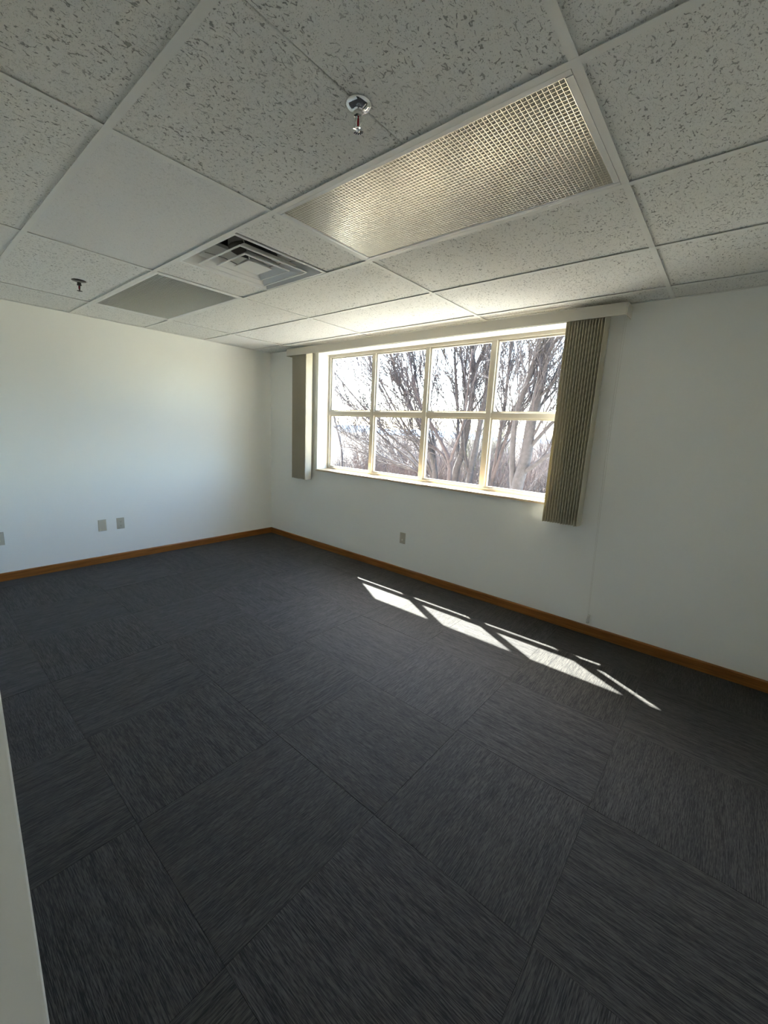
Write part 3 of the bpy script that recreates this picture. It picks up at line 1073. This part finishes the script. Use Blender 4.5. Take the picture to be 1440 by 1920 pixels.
g = Grower(6)
base = (-0.30, 4.7, GZ)
g.limb([base, (-0.32, 4.7, -1.5), (-0.40, 4.65, 0.4), (-0.70, 4.6, 1.3), (-1.15, 4.6, 1.95), (-1.36, 4.6, 2.31), (-1.60, 4.6, 2.66), (-1.87, 4.6, 3.23), (-2.15, 4.6, 4.3)], 0.075, 0.020, 10, 4, 22, (0.7, 1.6), 4, 0.42, (-0.5, 0, 0.1))
for k, (ex, ez, ey, mid) in enumerate([(-4.0, 2.55, 4.7, 1.25), (-3.9, 3.15, 4.4, 1.5), (-3.3, 3.6, 4.9, 1.7), (-2.7, 3.8, 4.3, 1.8), (-4.3, 1.75, 4.5, 0.85), (-3.6, 1.35, 5.0, 0.65), (-1.35, 4.0, 4.9, 2.0), (-2.0, 4.2, 5.1, 2.1)]):
    sx, sz = -0.38, 0.15 + 0.05 * k
    mx_ = sx + (ex - sx) * 0.45
    g.limb([(sx, 4.66, sz), (sx + (ex - sx) * 0.2, 4.65 + (ey - 4.65) * .2, sz + (mid - sz) * 0.55), (mx_, 4.65 + (ey - 4.65) * .5, mid), (sx + (ex - sx) * 0.75, ey, mid + (ez - mid) * 0.55), (ex, ey, ez)], 0.030, 0.012, 7, 4, 12, (0.9, 2.0), 4, 0.2, (-0.5, 0, 0.1))
g.finish('bare_tree', 'leaning tree whose branches fan up and left across the two left panes', 'tree', base, M['bark'], M['twig'], 'bare trees outside the window')

g = Grower(7)
g.limb([(-4.7, 6.0, GZ), (-4.75, 6.0, -1.4), (-4.8, 6.0, 0.07), (-4.88, 6.0, 0.86), (-5.2, 6.0, 1.68), (-5.45, 6.0, 2.3), (-5.6, 6.0, 3.2)], 0.050, 0.014, 8, 4, 12, (0.5, 1.2), 3, 0.4)
g.finish('bare_tree', 'thin young tree alone in the lower left pane', 'tree', (-4.7, 6.0, GZ), M['bark'], M['twig'], 'bare trees outside the window')


# thicket of bare shrubs behind the trees
def shrub(x, y, top, seed, twigm, label, stems=16, wide=1.5, group='bare shrubs behind the trees'):
    g = Grower(seed, 0.7)
    rd = g.rd
    for k in range(stems):
        a = rd.uniform(0, 2 * math.pi)
        w = wide * math.sqrt(rd.random())
        h = (top - GZ) * rd.uniform(0.72, 1.05)
        bx, by = x + 0.3 * w * math.cos(a), y + 0.3 * w * math.sin(a)
        ex, ey = x + w * math.cos(a), y + w * math.sin(a)
        P = [(bx, by, GZ), (bx + (ex - bx) * .3, by + (ey - by) * .3, GZ + h * 0.4),
             (bx + (ex - bx) * .65 + rd.uniform(-.15, .15), by + (ey - by) * .65, GZ + h * 0.72), (ex, ey, GZ + h)]
        g.limb(P, 0.030, 0.010, 5, 3, 13, (0.6, 1.3), 3, 0.40)
    return g.finish('bare_shrub', label, 'shrub', (x, y, GZ), twigm, twigm, group)


L_R = 'tangled reddish bare shrub filling the lower panes behind the trees'
L_G = 'tangled grey bare shrub filling the lower panes behind the trees'
spots = [(-1.6, 7.4, 0.95, 'twig_red'), (-3.0, 7.8, 0.7, 'twig_red'), (-4.6, 8.6, 0.55, 'twig'), (-6.3, 9.0, 0.5, 'twig'), (-0.2, 7.0, 1.0, 'twig'),
         (1.0, 6.6, 0.9, 'twig_red'), (2.2, 6.4, 0.95, 'twig_red'), (3.2, 6.8, 1.0, 'twig'), (-2.2, 10.0, 0.9, 'twig'), (-0.4, 10.5, 1.05, 'twig_red'),
         (1.4, 10.0, 1.0, 'twig'), (-3.8, 6.6, 0.1, 'twig'), (-5.6, 7.4, 0.0, 'twig'), (-0.3, 6.0, 0.5, 'twig_red'), (1.8, 5.6, 0.5, 'twig'), (0.6, 8.4, 1.15, 'twig_red'), (2.4, 8.6, 1.2, 'twig'), (-5.2, 11.5, 0.75, 'twig_red'), (-8.0, 12.0, 0.6, 'twig'), (-1.2, 5.9, 0.35, 'twig_red'), (-2.6, 6.2, 0.2, 'twig_red'), (0.9, 5.6, 0.1, 'twig'), (2.6, 5.2, 0.2, 'twig')]
for k, (x, y, top, mt) in enumerate(spots):
    shrub(x, y, top, 100 + k, M[mt], L_R if mt == 'twig_red' else L_G, 22, 1.4, 'reddish shrubs behind the trees' if mt == 'twig_red' else 'grey shrubs behind the trees')
shrub(-1.0, 8.2, 1.75, 200, M['twig_green'], 'olive green shrub behind the trunks in the third pane', 20, 1.0, 'green shrub')
